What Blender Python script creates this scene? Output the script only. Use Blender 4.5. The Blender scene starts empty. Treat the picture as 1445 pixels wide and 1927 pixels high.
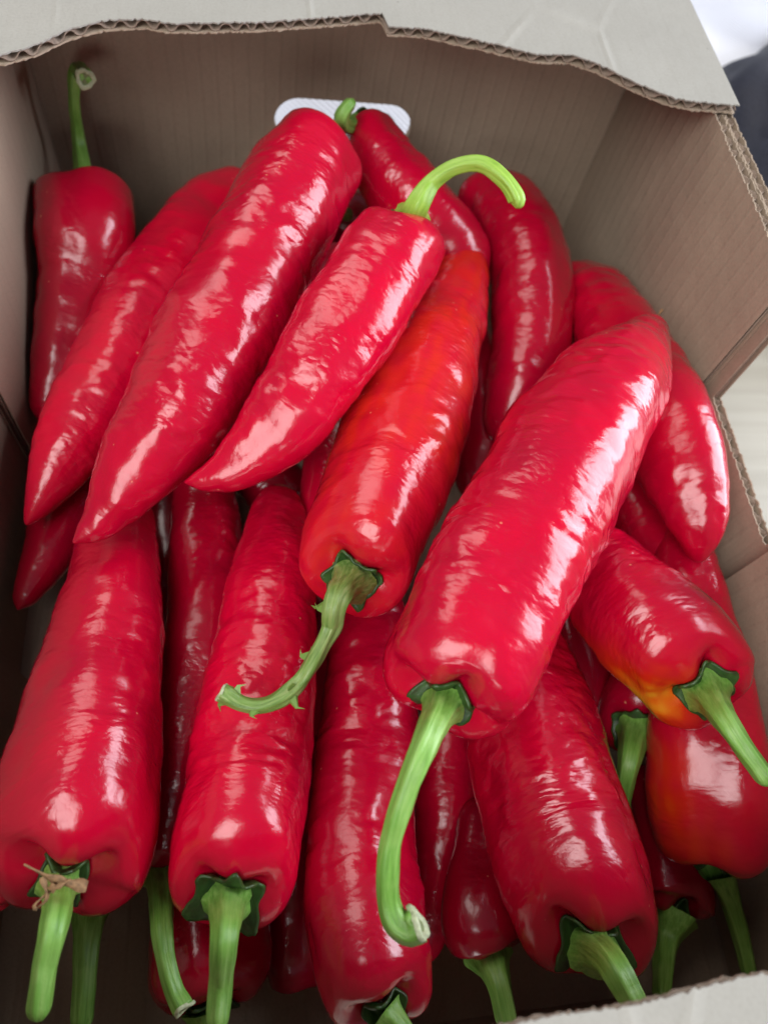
import bpy, bmesh, math, random
import numpy as np
from mathutils import Vector, Matrix

C = bpy.context.scene.collection
S = bpy.context.scene
R = math.radians

PEPPERS = [
    {'tilt': 0.25, 'label': 'dark red pepper standing upright in the far left corner, thin stem straight up', 'mat': 'deep', 'n': 3, 'amp': 0.125, 'ph': 0.6, 'wr': 0.35, 'seed': 1, 'spine': [[-0.0782, 0.3079, 0.079, 0.021], [-0.0767, 0.2829, 0.078, 0.0225], [-0.0797, 0.2603, 0.067, 0.0194], [-0.0864, 0.2238, 0.058, 0.0133], [-0.0942, 0.1972, 0.046, 0.0058]], 'stem': [[-0.082, 0.3229, 0.075, 0.0053], [-0.0818, 0.3323, 0.088, 0.0034], [-0.0803, 0.3344, 0.106, 0.0027], [-0.0782, 0.3375, 0.117, 0.0031], [-0.0755, 0.3373, 0.122, 0.0036], [-0.0705, 0.3239, 0.127, 0.0039]], 'cut': 1, 'calyx': 0.42, 'unripe': []},
    {'label': 'curved red pepper along the left wall, tip pointing down beside the box edge', 'mat': 'red', 'n': 3, 'amp': 0.088, 'ph': 0.3, 'wr': 1.2, 'seed': 2, 'spine': [[0.0013, 0.3221, 0.07, 0.0194], [-0.019, 0.2976, 0.071, 0.0218], [-0.044, 0.2467, 0.072, 0.0231], [-0.064, 0.1991, 0.07, 0.0197], [-0.0802, 0.1632, 0.066, 0.0118], [-0.0912, 0.1391, 0.062, 0.0021]], 'stem': [[0.0125, 0.317, 0.075, 0.006], [0.028, 0.305, 0.082, 0.0037], [0.0434, 0.2989, 0.084, 0.0034], [0.0493, 0.2964, 0.082, 0.0035]], 'calyx': 0.4, 'unripe': []},
    {'tilt': 0.2, 'label': 'longest wrinkled red pepper, sloping from the handle hole down to its tip at left', 'mat': 'red', 'n': 3, 'amp': 0.075, 'ph': -0.4, 'wr': 1.6, 'seed': 3, 'spine': [[0.0324, 0.2948, 0.124, 0.0204], [0.0202, 0.2713, 0.122, 0.023], [-0.0031, 0.2119, 0.117, 0.0239], [-0.0253, 0.168, 0.11, 0.0211], [-0.0427, 0.1395, 0.104, 0.015], [-0.0536, 0.1225, 0.1, 0.0079], [-0.0633, 0.1136, 0.099, 0.0017]], 'unripe': []},
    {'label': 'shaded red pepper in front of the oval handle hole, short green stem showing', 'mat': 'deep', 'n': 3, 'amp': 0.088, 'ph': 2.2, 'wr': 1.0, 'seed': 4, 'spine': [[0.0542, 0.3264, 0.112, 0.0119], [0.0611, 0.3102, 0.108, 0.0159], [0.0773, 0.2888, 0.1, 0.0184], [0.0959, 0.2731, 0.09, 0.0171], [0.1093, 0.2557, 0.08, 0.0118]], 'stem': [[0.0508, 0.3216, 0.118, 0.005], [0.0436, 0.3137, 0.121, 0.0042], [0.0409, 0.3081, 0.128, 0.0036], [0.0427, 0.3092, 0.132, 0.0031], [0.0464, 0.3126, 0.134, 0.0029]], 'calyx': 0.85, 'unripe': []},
    {'tilt': 0.85, 'bright': 1, 'label': 'red pepper bent like a horn, arched bright green stem hooked over to the right', 'mat': 'red', 'n': 3, 'amp': 0.112, 'ph': 0.5, 'wr': 1.1, 'seed': 5, 'spine': [[0.0617, 0.2322, 0.136, 0.0179], [0.0525, 0.2135, 0.135, 0.0197], [0.0314, 0.1792, 0.13, 0.0185], [0.0122, 0.1534, 0.122, 0.0157], [-0.0062, 0.1366, 0.114, 0.0094], [-0.0155, 0.1318, 0.112, 0.0056], [-0.0252, 0.1309, 0.11, 0.0015]], 'stem': [[0.0593, 0.2279, 0.145, 0.007], [0.0619, 0.227, 0.151, 0.0049], [0.0675, 0.2339, 0.156, 0.0036], [0.0753, 0.2356, 0.162, 0.0032], [0.0842, 0.2331, 0.166, 0.0032], [0.0918, 0.2257, 0.166, 0.0031], [0.0965, 0.2193, 0.163, 0.0033], [0.0963, 0.2168, 0.161, 0.0033]], 'calyx': 0.6, 'unripe': []},
    {'tilt': 0.5, 'label': 'orange red pepper in the middle, rough hairy stem curling to the left', 'mat': 'red', 'unripe': [[0.0983, 0.2525, 0.09, 0.055, 0.27], [0.0684, 0.198, 0.105, 0.05, 0.26], [0.0519, 0.1549, 0.11, 0.05, 0.26], [0.0284, 0.1104, 0.11, 0.04, 0.2]], 'n': 3, 'amp': 0.075, 'ph': -0.2, 'wr': 1.1, 'seed': 6, 'ofs': 0.62, 'spine': [[0.0316, 0.0926, 0.11, 0.0193], [0.0368, 0.1054, 0.109, 0.021], [0.0495, 0.1349, 0.106, 0.0238], [0.0672, 0.1798, 0.1, 0.0234], [0.0893, 0.2297, 0.093, 0.017], [0.1057, 0.2742, 0.086, 0.0079]], 'stem': [[0.0268, 0.0833, 0.126, 0.0061], [0.0234, 0.0786, 0.127, 0.0043], [0.0217, 0.0717, 0.122, 0.0033], [0.0169, 0.0632, 0.12, 0.003], [0.0109, 0.0553, 0.118, 0.0028], [0.0019, 0.0501, 0.117, 0.0026], [-0.006, 0.0506, 0.117, 0.0022], [-0.0117, 0.0542, 0.118, 0.0026]], 'cut': 1, 'calyx': 0.56, 'rough': 1},
    {'label': 'dark red pepper bending over behind the tip of the big pepper', 'mat': 'deep', 'n': 3, 'amp': 0.1, 'ph': 0.1, 'wr': 1.0, 'seed': 7, 'spine': [[0.1141, 0.3178, 0.082, 0.0146], [0.1282, 0.3027, 0.085, 0.0199], [0.1358, 0.2661, 0.085, 0.0202], [0.1329, 0.2313, 0.078, 0.0191], [0.122, 0.2023, 0.07, 0.0152], [0.1118, 0.1789, 0.06, 0.009]], 'unripe': []},
    {'label': 'red pepper against the right wall, tip hanging over the low side', 'mat': 'red', 'n': 3, 'amp': 0.112, 'ph': 0.2, 'wr': 1.4, 'seed': 8, 'spine': [[0.163, 0.2749, 0.066, 0.0156], [0.1725, 0.255, 0.072, 0.0192], [0.1713, 0.1994, 0.091, 0.0206], [0.1718, 0.1502, 0.101, 0.0196], [0.1731, 0.1206, 0.1, 0.0133], [0.1729, 0.1004, 0.094, 0.0038]], 'unripe': []},
    {'tilt': 0.2, 'label': 'biggest glossy red pepper on top of the pile, long green stem hooking left', 'mat': 'red', 'n': 4, 'amp': 0.08, 'ph': 0.55, 'wr': 1.9, 'seed': 9, 'spine': [[0.0524, 0.0442, 0.134, 0.0209], [0.0594, 0.0553, 0.134, 0.023], [0.0756, 0.0805, 0.133, 0.0247], [0.0956, 0.1102, 0.132, 0.0254], [0.119, 0.1417, 0.13, 0.0238], [0.1443, 0.1719, 0.126, 0.0181], [0.1665, 0.1981, 0.122, 0.0049]], 'stem': [[0.0464, 0.0387, 0.146, 0.0049], [0.0424, 0.031, 0.148, 0.0039], [0.0363, 0.0193, 0.145, 0.0033], [0.0323, 0.0074, 0.137, 0.003], [0.0315, -0.0036, 0.13, 0.0032], [0.0328, -0.0099, 0.128, 0.0036], [0.0362, -0.0124, 0.128, 0.0039], [0.0387, -0.0114, 0.129, 0.0043]], 'cut': 1, 'calyx': 0.5, 'dry': 1, 'unripe': []},
    {'tilt': 0.55, 'label': 'red pepper with an orange yellow patch, stem reaching the right edge of the photo', 'mat': 'red', 'unripe': [[0.1374, 0.0511, 0.095, 0.016, 0.95], [0.1363, 0.0644, 0.093, 0.015, 0.72], [0.1383, 0.0428, 0.1, 0.011, 0.85], [0.1411, 0.0468, 0.112, 0.016, 0.22], [0.1309, 0.0753, 0.085, 0.014, 0.3]], 'n': 3, 'amp': 0.1, 'ph': 0.3, 'wr': 1.3, 'seed': 10, 'spine': [[0.1521, 0.0483, 0.106, 0.0192], [0.1491, 0.0592, 0.104, 0.0214], [0.1399, 0.079, 0.098, 0.0222], [0.1295, 0.1029, 0.088, 0.019], [0.1216, 0.123, 0.078, 0.0089]], 'stem': [[0.1453, 0.043, 0.118, 0.0063], [0.1455, 0.0353, 0.122, 0.0042], [0.1487, 0.0254, 0.123, 0.0035], [0.1546, 0.0143, 0.122, 0.0033]], 'calyx': 0.62},
    {'label': 'dark red pepper wedged between the big pepper and the right wall pepper', 'mat': 'deep', 'n': 3, 'amp': 0.088, 'ph': 2.0, 'wr': 1.0, 'seed': 11, 'spine': [[0.1723, 0.1726, 0.05, 0.0157], [0.1751, 0.1359, 0.059, 0.0167], [0.1769, 0.1066, 0.066, 0.0153], [0.1829, 0.08, 0.058, 0.0092]], 'unripe': []},
    {'tilt': 0.05, 'label': 'shaded orange red pepper in the near right corner, standing stem down', 'mat': 'red', 'unripe': [[0.149, 0.0133, 0.068, 0.015, 0.36], [0.1491, 0.0276, 0.074, 0.014, 0.3], [0.1513, 0.0005, 0.066, 0.018, 0.36], [0.1684, 0.0042, 0.07, 0.03, 0.14]], 'n': 4, 'amp': 0.1, 'ph': 0.95, 'wr': 0.3, 'seed': 12, 'spine': [[0.1686, -0.0057, 0.055, 0.0202], [0.1688, 0.0095, 0.061, 0.0228], [0.1696, 0.0367, 0.069, 0.0219], [0.1737, 0.0755, 0.074, 0.0182], [0.1786, 0.1082, 0.074, 0.0137], [0.1855, 0.1313, 0.068, 0.0072]], 'stem': [[0.1718, -0.0099, 0.05, 0.0061], [0.1768, -0.0195, 0.044, 0.0041], [0.1819, -0.0348, 0.036, 0.0035], [0.185, -0.048, 0.03, 0.0031]], 'calyx': 0.4},
    {'tilt': 0.5, 'label': 'small dark red pepper under the orange patched one, flared green stem', 'mat': 'deep', 'n': 3, 'amp': 0.088, 'ph': 0.2, 'wr': 0.2, 'seed': 13, 'spine': [[0.1488, 0.0442, 0.056, 0.0142], [0.1561, 0.0557, 0.052, 0.0164], [0.172, 0.0798, 0.045, 0.0146], [0.1828, 0.1036, 0.047, 0.0097]], 'stem': [[0.1403, 0.0385, 0.068, 0.0061], [0.1383, 0.0322, 0.066, 0.0045], [0.1359, 0.0208, 0.06, 0.0033], [0.1356, 0.0083, 0.05, 0.0033]], 'calyx': 0.8, 'unripe': []},
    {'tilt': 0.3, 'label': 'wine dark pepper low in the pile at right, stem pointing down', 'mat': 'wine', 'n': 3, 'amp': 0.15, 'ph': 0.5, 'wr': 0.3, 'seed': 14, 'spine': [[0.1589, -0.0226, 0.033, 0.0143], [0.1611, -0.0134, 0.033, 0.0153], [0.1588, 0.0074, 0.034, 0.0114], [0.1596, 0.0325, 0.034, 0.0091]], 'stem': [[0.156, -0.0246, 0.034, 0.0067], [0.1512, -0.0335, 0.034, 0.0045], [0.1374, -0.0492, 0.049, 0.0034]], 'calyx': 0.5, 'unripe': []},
    {'tilt': 0.65, 'label': 'broad red pepper at lower right, blistered skin, thick stem over the front flap', 'mat': 'red', 'n': 3, 'amp': 0.125, 'ph': -0.35, 'wr': 1.7, 'seed': 15, 'spine': [[0.1012, -0.0251, 0.086, 0.0209], [0.1009, -0.0119, 0.085, 0.0242], [0.0993, 0.0101, 0.082, 0.0258], [0.0981, 0.0382, 0.078, 0.0243], [0.1014, 0.0696, 0.07, 0.0192], [0.1063, 0.0981, 0.064, 0.0089]], 'stem': [[0.0975, -0.0236, 0.105, 0.0063], [0.0959, -0.0279, 0.112, 0.0048], [0.0973, -0.034, 0.116, 0.0041], [0.1014, -0.0427, 0.114, 0.0038]], 'calyx': 0.62, 'unripe': []},
    {'tilt': 0.5, 'label': 'large red pepper at lower left with dried brown petals on its calyx', 'mat': 'red', 'n': 3, 'amp': 0.125, 'ph': 0.1, 'wr': 1.0, 'seed': 16, 'spine': [[-0.0589, 0.0084, 0.092, 0.0209], [-0.0557, 0.0219, 0.09, 0.0236], [-0.0559, 0.0533, 0.083, 0.0236], [-0.0547, 0.0951, 0.074, 0.0195], [-0.0556, 0.1401, 0.062, 0.0135], [-0.0554, 0.1623, 0.058, 0.0054]], 'stem': [[-0.055, 0.0061, 0.108, 0.0047], [-0.0543, -0.0011, 0.114, 0.0039], [-0.0558, -0.0123, 0.114, 0.0033], [-0.057, -0.0243, 0.112, 0.0029]], 'calyx': 0.4, 'petals': 1, 'unripe': []},
    {'tilt': 0.3, 'label': 'narrow dark red pepper in the gap at left, stem cut hollow', 'mat': 'deep', 'n': 3, 'amp': 0.075, 'ph': 0.2, 'wr': 1.0, 'seed': 17, 'spine': [[-0.0355, 0.0092, 0.046, 0.0105], [-0.0334, 0.023, 0.046, 0.0135], [-0.0277, 0.0561, 0.048, 0.015], [-0.0226, 0.098, 0.048, 0.0152], [-0.0225, 0.1425, 0.045, 0.0153], [-0.0241, 0.1863, 0.04, 0.01]], 'stem': [[-0.0347, 0.0065, 0.06, 0.0054], [-0.032, -0.0051, 0.074, 0.0037], [-0.0302, -0.0151, 0.078, 0.0032], [-0.0274, -0.0239, 0.078, 0.003], [-0.0244, -0.0289, 0.079, 0.003]], 'cut': 1, 'calyx': 0.5, 'unripe': []},
    {'tilt': 0.6, 'label': 'glossy red pepper left of centre, pointed green sepals and straight stem forward', 'mat': 'red', 'n': 3, 'amp': 0.088, 'ph': -0.1, 'wr': 1.3, 'seed': 18, 'spine': [[-0.0111, -0.0008, 0.09, 0.0176], [-0.0093, 0.0104, 0.089, 0.0199], [-0.0044, 0.0376, 0.084, 0.0198], [0.0013, 0.0727, 0.079, 0.0188], [0.0062, 0.1105, 0.072, 0.0163], [0.0087, 0.1539, 0.062, 0.0101]], 'stem': [[-0.0102, -0.0039, 0.11, 0.0056], [-0.0112, -0.01, 0.108, 0.0041], [-0.0127, -0.0218, 0.1, 0.0034], [-0.0137, -0.0332, 0.1, 0.0031]], 'calyx': 0.72, 'unripe': []},
    {'tilt': 0.35, 'label': 'long dark red pepper at bottom centre, running under the hooked stem', 'mat': 'deep', 'n': 3, 'amp': 0.088, 'ph': 0.1, 'wr': 1.3, 'seed': 19, 'spine': [[0.0337, -0.0348, 0.086, 0.0151], [0.0312, -0.0212, 0.082, 0.0187], [0.0317, 0.0091, 0.07, 0.0192], [0.0386, 0.0461, 0.056, 0.0198], [0.0452, 0.0849, 0.05, 0.0167], [0.0499, 0.1194, 0.046, 0.0093]], 'stem': [[0.0366, -0.0362, 0.09, 0.0046], [0.0384, -0.0409, 0.088, 0.0034], [0.0403, -0.0475, 0.084, 0.0031]], 'calyx': 0.5, 'unripe': []},
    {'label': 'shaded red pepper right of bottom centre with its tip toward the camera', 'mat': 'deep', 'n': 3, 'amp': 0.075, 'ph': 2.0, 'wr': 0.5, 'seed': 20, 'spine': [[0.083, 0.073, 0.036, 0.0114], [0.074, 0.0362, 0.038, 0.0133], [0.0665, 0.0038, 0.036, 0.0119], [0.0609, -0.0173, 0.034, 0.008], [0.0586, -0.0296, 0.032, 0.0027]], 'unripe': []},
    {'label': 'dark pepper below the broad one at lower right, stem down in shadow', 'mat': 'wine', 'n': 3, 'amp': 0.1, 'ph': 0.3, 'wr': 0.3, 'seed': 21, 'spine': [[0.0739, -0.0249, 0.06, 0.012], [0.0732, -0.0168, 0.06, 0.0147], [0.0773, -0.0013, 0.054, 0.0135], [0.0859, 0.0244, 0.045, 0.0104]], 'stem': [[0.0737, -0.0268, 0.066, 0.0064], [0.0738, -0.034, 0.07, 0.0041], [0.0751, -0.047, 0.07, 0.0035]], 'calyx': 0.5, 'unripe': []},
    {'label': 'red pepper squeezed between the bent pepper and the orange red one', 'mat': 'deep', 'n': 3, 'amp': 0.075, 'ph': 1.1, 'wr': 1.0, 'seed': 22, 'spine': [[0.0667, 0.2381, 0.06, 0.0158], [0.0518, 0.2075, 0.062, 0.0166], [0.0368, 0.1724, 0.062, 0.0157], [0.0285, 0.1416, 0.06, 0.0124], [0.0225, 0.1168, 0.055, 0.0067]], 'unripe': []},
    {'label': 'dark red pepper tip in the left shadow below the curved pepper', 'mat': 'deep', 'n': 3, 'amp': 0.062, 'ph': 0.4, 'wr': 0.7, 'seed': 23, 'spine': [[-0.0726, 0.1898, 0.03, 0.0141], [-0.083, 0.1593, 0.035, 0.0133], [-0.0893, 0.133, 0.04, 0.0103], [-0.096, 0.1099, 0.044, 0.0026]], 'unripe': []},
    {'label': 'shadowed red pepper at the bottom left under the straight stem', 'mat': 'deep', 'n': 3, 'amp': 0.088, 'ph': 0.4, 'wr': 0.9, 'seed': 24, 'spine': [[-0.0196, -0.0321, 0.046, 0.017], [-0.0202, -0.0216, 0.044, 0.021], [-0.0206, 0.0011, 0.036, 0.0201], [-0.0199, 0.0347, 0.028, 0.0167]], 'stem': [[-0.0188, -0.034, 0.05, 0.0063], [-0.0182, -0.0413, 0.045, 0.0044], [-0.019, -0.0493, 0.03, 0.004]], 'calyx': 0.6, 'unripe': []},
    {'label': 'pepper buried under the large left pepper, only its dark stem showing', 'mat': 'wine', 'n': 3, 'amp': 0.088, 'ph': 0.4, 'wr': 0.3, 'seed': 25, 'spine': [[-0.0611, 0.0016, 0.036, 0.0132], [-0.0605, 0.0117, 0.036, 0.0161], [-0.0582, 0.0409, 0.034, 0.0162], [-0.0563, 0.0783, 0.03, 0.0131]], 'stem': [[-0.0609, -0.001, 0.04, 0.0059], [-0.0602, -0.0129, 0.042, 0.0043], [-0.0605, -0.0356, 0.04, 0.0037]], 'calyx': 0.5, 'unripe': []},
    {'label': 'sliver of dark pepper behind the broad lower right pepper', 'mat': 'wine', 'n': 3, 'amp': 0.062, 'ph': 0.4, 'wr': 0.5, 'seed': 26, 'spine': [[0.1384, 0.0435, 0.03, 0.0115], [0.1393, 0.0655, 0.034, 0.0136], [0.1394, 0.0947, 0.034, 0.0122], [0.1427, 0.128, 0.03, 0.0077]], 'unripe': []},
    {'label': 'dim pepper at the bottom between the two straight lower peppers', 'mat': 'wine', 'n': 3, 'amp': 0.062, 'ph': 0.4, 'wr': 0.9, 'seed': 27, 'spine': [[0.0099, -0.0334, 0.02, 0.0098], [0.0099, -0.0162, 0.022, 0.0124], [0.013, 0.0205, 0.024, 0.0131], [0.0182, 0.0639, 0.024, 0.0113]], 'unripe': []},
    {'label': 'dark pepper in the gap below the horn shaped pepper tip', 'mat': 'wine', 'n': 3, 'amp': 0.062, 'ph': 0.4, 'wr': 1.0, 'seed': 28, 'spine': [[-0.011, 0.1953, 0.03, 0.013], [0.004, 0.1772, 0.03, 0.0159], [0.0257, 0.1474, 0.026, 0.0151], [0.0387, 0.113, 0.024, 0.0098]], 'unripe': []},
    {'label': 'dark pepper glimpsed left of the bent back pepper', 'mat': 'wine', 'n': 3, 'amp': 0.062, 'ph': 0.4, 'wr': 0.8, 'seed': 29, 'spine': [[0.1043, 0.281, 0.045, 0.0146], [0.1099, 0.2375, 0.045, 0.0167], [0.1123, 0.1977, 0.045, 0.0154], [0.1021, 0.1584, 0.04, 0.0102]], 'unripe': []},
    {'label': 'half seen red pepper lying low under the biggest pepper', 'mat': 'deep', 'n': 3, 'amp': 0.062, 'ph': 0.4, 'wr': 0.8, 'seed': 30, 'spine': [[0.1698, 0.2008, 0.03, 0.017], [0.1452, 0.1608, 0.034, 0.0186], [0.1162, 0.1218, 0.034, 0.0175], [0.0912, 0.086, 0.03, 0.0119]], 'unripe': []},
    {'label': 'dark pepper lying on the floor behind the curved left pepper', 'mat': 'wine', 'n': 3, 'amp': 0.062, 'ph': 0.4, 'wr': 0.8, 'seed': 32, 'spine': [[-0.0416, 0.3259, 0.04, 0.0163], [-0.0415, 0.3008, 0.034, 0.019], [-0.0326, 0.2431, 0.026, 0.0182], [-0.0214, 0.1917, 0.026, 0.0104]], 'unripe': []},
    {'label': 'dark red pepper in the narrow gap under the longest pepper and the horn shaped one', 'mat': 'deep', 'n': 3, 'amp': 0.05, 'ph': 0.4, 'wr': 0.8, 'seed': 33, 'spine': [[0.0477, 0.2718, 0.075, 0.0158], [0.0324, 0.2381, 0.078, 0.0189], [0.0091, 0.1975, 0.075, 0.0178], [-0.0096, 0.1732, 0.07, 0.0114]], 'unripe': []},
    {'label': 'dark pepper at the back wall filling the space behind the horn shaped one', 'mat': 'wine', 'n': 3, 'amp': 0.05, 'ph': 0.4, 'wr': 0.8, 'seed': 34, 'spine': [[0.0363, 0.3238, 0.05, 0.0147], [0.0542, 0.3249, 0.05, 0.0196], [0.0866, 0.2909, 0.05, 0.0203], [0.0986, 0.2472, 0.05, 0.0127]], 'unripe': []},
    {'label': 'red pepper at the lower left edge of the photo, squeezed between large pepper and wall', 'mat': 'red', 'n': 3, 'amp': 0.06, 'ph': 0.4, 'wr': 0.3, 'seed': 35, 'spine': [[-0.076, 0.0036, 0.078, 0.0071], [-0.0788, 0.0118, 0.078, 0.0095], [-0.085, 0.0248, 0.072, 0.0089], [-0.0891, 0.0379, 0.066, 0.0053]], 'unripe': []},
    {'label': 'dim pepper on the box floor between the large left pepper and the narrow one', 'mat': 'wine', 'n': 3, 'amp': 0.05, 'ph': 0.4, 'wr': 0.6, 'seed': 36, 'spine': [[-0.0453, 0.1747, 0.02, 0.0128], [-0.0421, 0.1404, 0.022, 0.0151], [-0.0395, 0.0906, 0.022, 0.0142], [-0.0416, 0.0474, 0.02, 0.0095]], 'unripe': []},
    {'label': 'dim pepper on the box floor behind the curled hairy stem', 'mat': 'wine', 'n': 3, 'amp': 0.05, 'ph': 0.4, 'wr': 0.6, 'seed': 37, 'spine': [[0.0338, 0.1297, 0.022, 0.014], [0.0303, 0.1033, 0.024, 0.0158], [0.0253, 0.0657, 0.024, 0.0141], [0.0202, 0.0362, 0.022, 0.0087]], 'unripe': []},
]
FLAP_EDGE = [[-0.0858, 0.2696], [-0.076, 0.2758], [-0.0645, 0.2879], [-0.0521, 0.2953], [-0.0389, 0.298], [-0.0291, 0.2968], [0.0027, 0.3023], [0.0279, 0.309], [0.0527, 0.316], [0.0548, 0.3156], [0.0558, 0.3075], [0.0713, 0.3084], [0.0975, 0.3028], [0.1172, 0.2977], [0.1339, 0.2993], [0.1445, 0.2943], [0.1585, 0.2838], [0.1708, 0.2767], [0.1821, 0.2746], [0.1979, 0.2746]]
FRONT_EDGE = [[-0.0833, -0.0242], [-0.0007, -0.0302], [0.0481, -0.0296], [0.0642, -0.0287], [0.0824, -0.0276], [0.1069, -0.0269], [0.1413, -0.0257]]
PETALS = [[[-0.0462, 0.0052, 0.118], [-0.054, 0.0076, 0.122], [-0.061, 0.0115, 0.124], 0.00133], [[-0.053, 0.0059, 0.12], [-0.0576, 0.0024, 0.121], [-0.0579, 0.001, 0.12], 0.00067], [[-0.0547, 0.0055, 0.121], [-0.0523, 0.0058, 0.123], [-0.0493, 0.007, 0.123], 0.00093], [[-0.0567, 0.0084, 0.122], [-0.0554, 0.0034, 0.121], [-0.059, 0.0011, 0.119], 0.0006]]
CAM = [[0.985606, 0.020126, -0.167857], [-0.093386, 0.892475, -0.441325], [0.140926, 0.450648, 0.881508]]

# ------------------------------------------------------------------ camera
CAM_Z = 0.345
cam_data = bpy.data.cameras.new('camera')
cam = bpy.data.objects.new('camera', cam_data)
C.objects.link(cam)
m = Matrix(CAM).to_4x4()
m.translation = Vector((0, 0, CAM_Z))
cam.matrix_world = m
cam_data.sensor_fit = 'VERTICAL'
cam_data.sensor_height = 36
cam_data.lens = 26.0
cam_data.clip_start = 0.005
cam_data.clip_end = 50
cam_data.dof.use_dof = True
cam_data.dof.focus_distance = 0.24
cam_data.dof.aperture_fstop = 10
S.camera = cam

# ------------------------------------------------------------------ light
S.view_settings.view_transform = 'Standard'
S.view_settings.look = 'None'
S.view_settings.gamma = 1
S.view_settings.use_curve_mapping = False
S.view_settings.exposure = 0.0
S.cycles.max_bounces = 8
S.cycles.diffuse_bounces = 4
S.cycles.sample_clamp_indirect = 6

w = bpy.data.worlds.new('World')
S.world = w
w.use_nodes = True
w.node_tree.nodes['Background'].inputs[0].default_value = (0.78, 0.84, 1.0, 1)
w.node_tree.nodes['Background'].inputs[1].default_value = 0.15

def area(name, loc, target, sx, sy, power, col):
    d = bpy.data.lights.new(name, 'AREA')
    d.shape = 'RECTANGLE'
    d.size, d.size_y = sx, sy
    d.energy = power
    d.color = col
    o = bpy.data.objects.new(name, d)
    C.objects.link(o)
    o.location = loc
    o.rotation_euler = (Vector(target) - Vector(loc)).to_track_quat('-Z', 'Y').to_euler()
    return o

area('window_light', (1.5, 0.30, 0.78), (0.05, 0.15, 0.1), 1.15, 1.4, 54, (0.86, 0.90, 1.0))
area('back_reflected_light', (-0.5, 1.0, 1.25), (0.05, 0.15, 0.1), 0.7, 1.0, 8, (1.0, 0.92, 0.86))  # added warm lamp for the weak light reflected from behind the box
area('room_light', (-0.60, -0.62, 1.42), (0.05, 0.2, 0.1), 0.95, 1.2, 28, (1.0, 0.975, 0.96))
area('front_light', (-0.25, -1.5, 0.52), (0.05, 0.3, 0.15), 0.7, 0.45, 6.5, (1.0, 0.98, 0.96))
sp = bpy.data.lights.new('sunbeam', 'SPOT')
sp.energy = 200
sp.color = (1.0, 0.95, 0.86)
sp.spot_size = R(5.6)
sp.spot_blend = 0.12
sp.shadow_soft_size = 0.01
spo = bpy.data.objects.new('sunbeam', sp)
C.objects.link(spo)
spo.location = (1.6, 2.2, 1.9)
spo.rotation_euler = (Vector((0.285, 0.465, 0.0)) - Vector(spo.location)).to_track_quat('-Z', 'Y').to_euler()

# ------------------------------------------------------------------ noise
def noise3(p, seed):
    """gradient noise, p (N,3) -> (N,) about -1..1"""
    p = np.asarray(p, dtype=np.float64)
    i = np.floor(p).astype(np.int64)
    fr = p - i
    u = fr * fr * fr * (fr * (fr * 6 - 15) + 10)
    out = 0
    for dx in (0, 1):
        for dy in (0, 1):
            for dz in (0, 1):
                h = ((i[:, 0] + dx) * 374761393 + (i[:, 1] + dy) * 668265263
                     + (i[:, 2] + dz) * 1274126177 + seed * 974634777) & 0xffffffff
                h = ((h ^ (h >> 13)) * 1103515245) & 0xffffffff
                h = ((h ^ (h >> 16)) * 2654435761) & 0xffffffff
                a = (h & 1023) / 1023 * 2 * np.pi
                z = ((h >> 10) & 1023) / 511.5 - 1
                q = np.sqrt(np.maximum(0, 1 - z * z))
                g = q * np.cos(a) * (fr[:, 0] - dx) + q * np.sin(a) * (fr[:, 1] - dy) + z * (fr[:, 2] - dz)
                wx = u[:, 0] if dx else 1 - u[:, 0]
                wy = u[:, 1] if dy else 1 - u[:, 1]
                wz = u[:, 2] if dz else 1 - u[:, 2]
                out = out + g * wx * wy * wz
    return out * 1.5

def smooth(a, b, x):
    t = np.clip((x - a) / (b - a), 0, 1)
    return t * t * (3 - 2 * t)

# ------------------------------------------------------------------ objects
def thing(name, label, cat, loc=(0, 0, 0), group=None):
    o = bpy.data.objects.new(name, None)
    o.empty_display_size = 0.01
    o.location = loc
    C.objects.link(o)
    o['label'] = label
    o['category'] = cat
    if group:
        o['group'] = group
    return o

def tag(o, label, cat, group=None):
    o['label'] = label
    o['category'] = cat
    if group:
        o['group'] = group
    return o

def origin(parent):
    p = Vector((0, 0, 0))
    while parent is not None:
        p += parent.location
        parent = parent.parent
    return np.array(p)

def link(name, me, mat, parent=None):
    me.materials.append(mat)
    o = bpy.data.objects.new(name, me)
    C.objects.link(o)
    if parent is not None:
        o.parent = parent
    return o

def mesh_np(name, V, F, parent=None, smooth_shade=True, attrs=None):
    """V in world space; F (n,4) or (n,3) arrays or a list of faces"""
    V = np.asarray(V, dtype=np.float64) - origin(parent)
    me = bpy.data.meshes.new(name)
    if isinstance(F, np.ndarray):
        k = F.shape[1]
        me.vertices.add(len(V))
        me.vertices.foreach_set('co', V.astype(np.float32).ravel())
        me.loops.add(F.size)
        me.loops.foreach_set('vertex_index', F.astype(np.int32).ravel())
        me.polygons.add(len(F))
        me.polygons.foreach_set('loop_start', np.arange(0, F.size, k, dtype=np.int32))
        me.update(calc_edges=True)
    else:
        me.from_pydata([tuple(v) for v in V], [], F)
    me.polygons.foreach_set('use_smooth', np.full(len(me.polygons), smooth_shade, dtype=bool))
    for k, v in (attrs or {}).items():
        v = np.asarray(v, dtype=np.float32)
        if v.ndim == 2:
            me.attributes.new(k, 'FLOAT_VECTOR', 'POINT').data.foreach_set('vector', v.ravel())
        else:
            me.attributes.new(k, 'FLOAT', 'POINT').data.foreach_set('value', v)
    me.validate()
    return me

def ring_faces(nr, nt, close=True):
    i = np.arange(nr - 1)[:, None] * nt
    j = np.arange(nt if close else nt - 1)[None, :]
    k = (j + 1) % nt
    return np.stack([i + j, i + k, i + nt + k, i + nt + j], -1).reshape(-1, 4)

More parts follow.
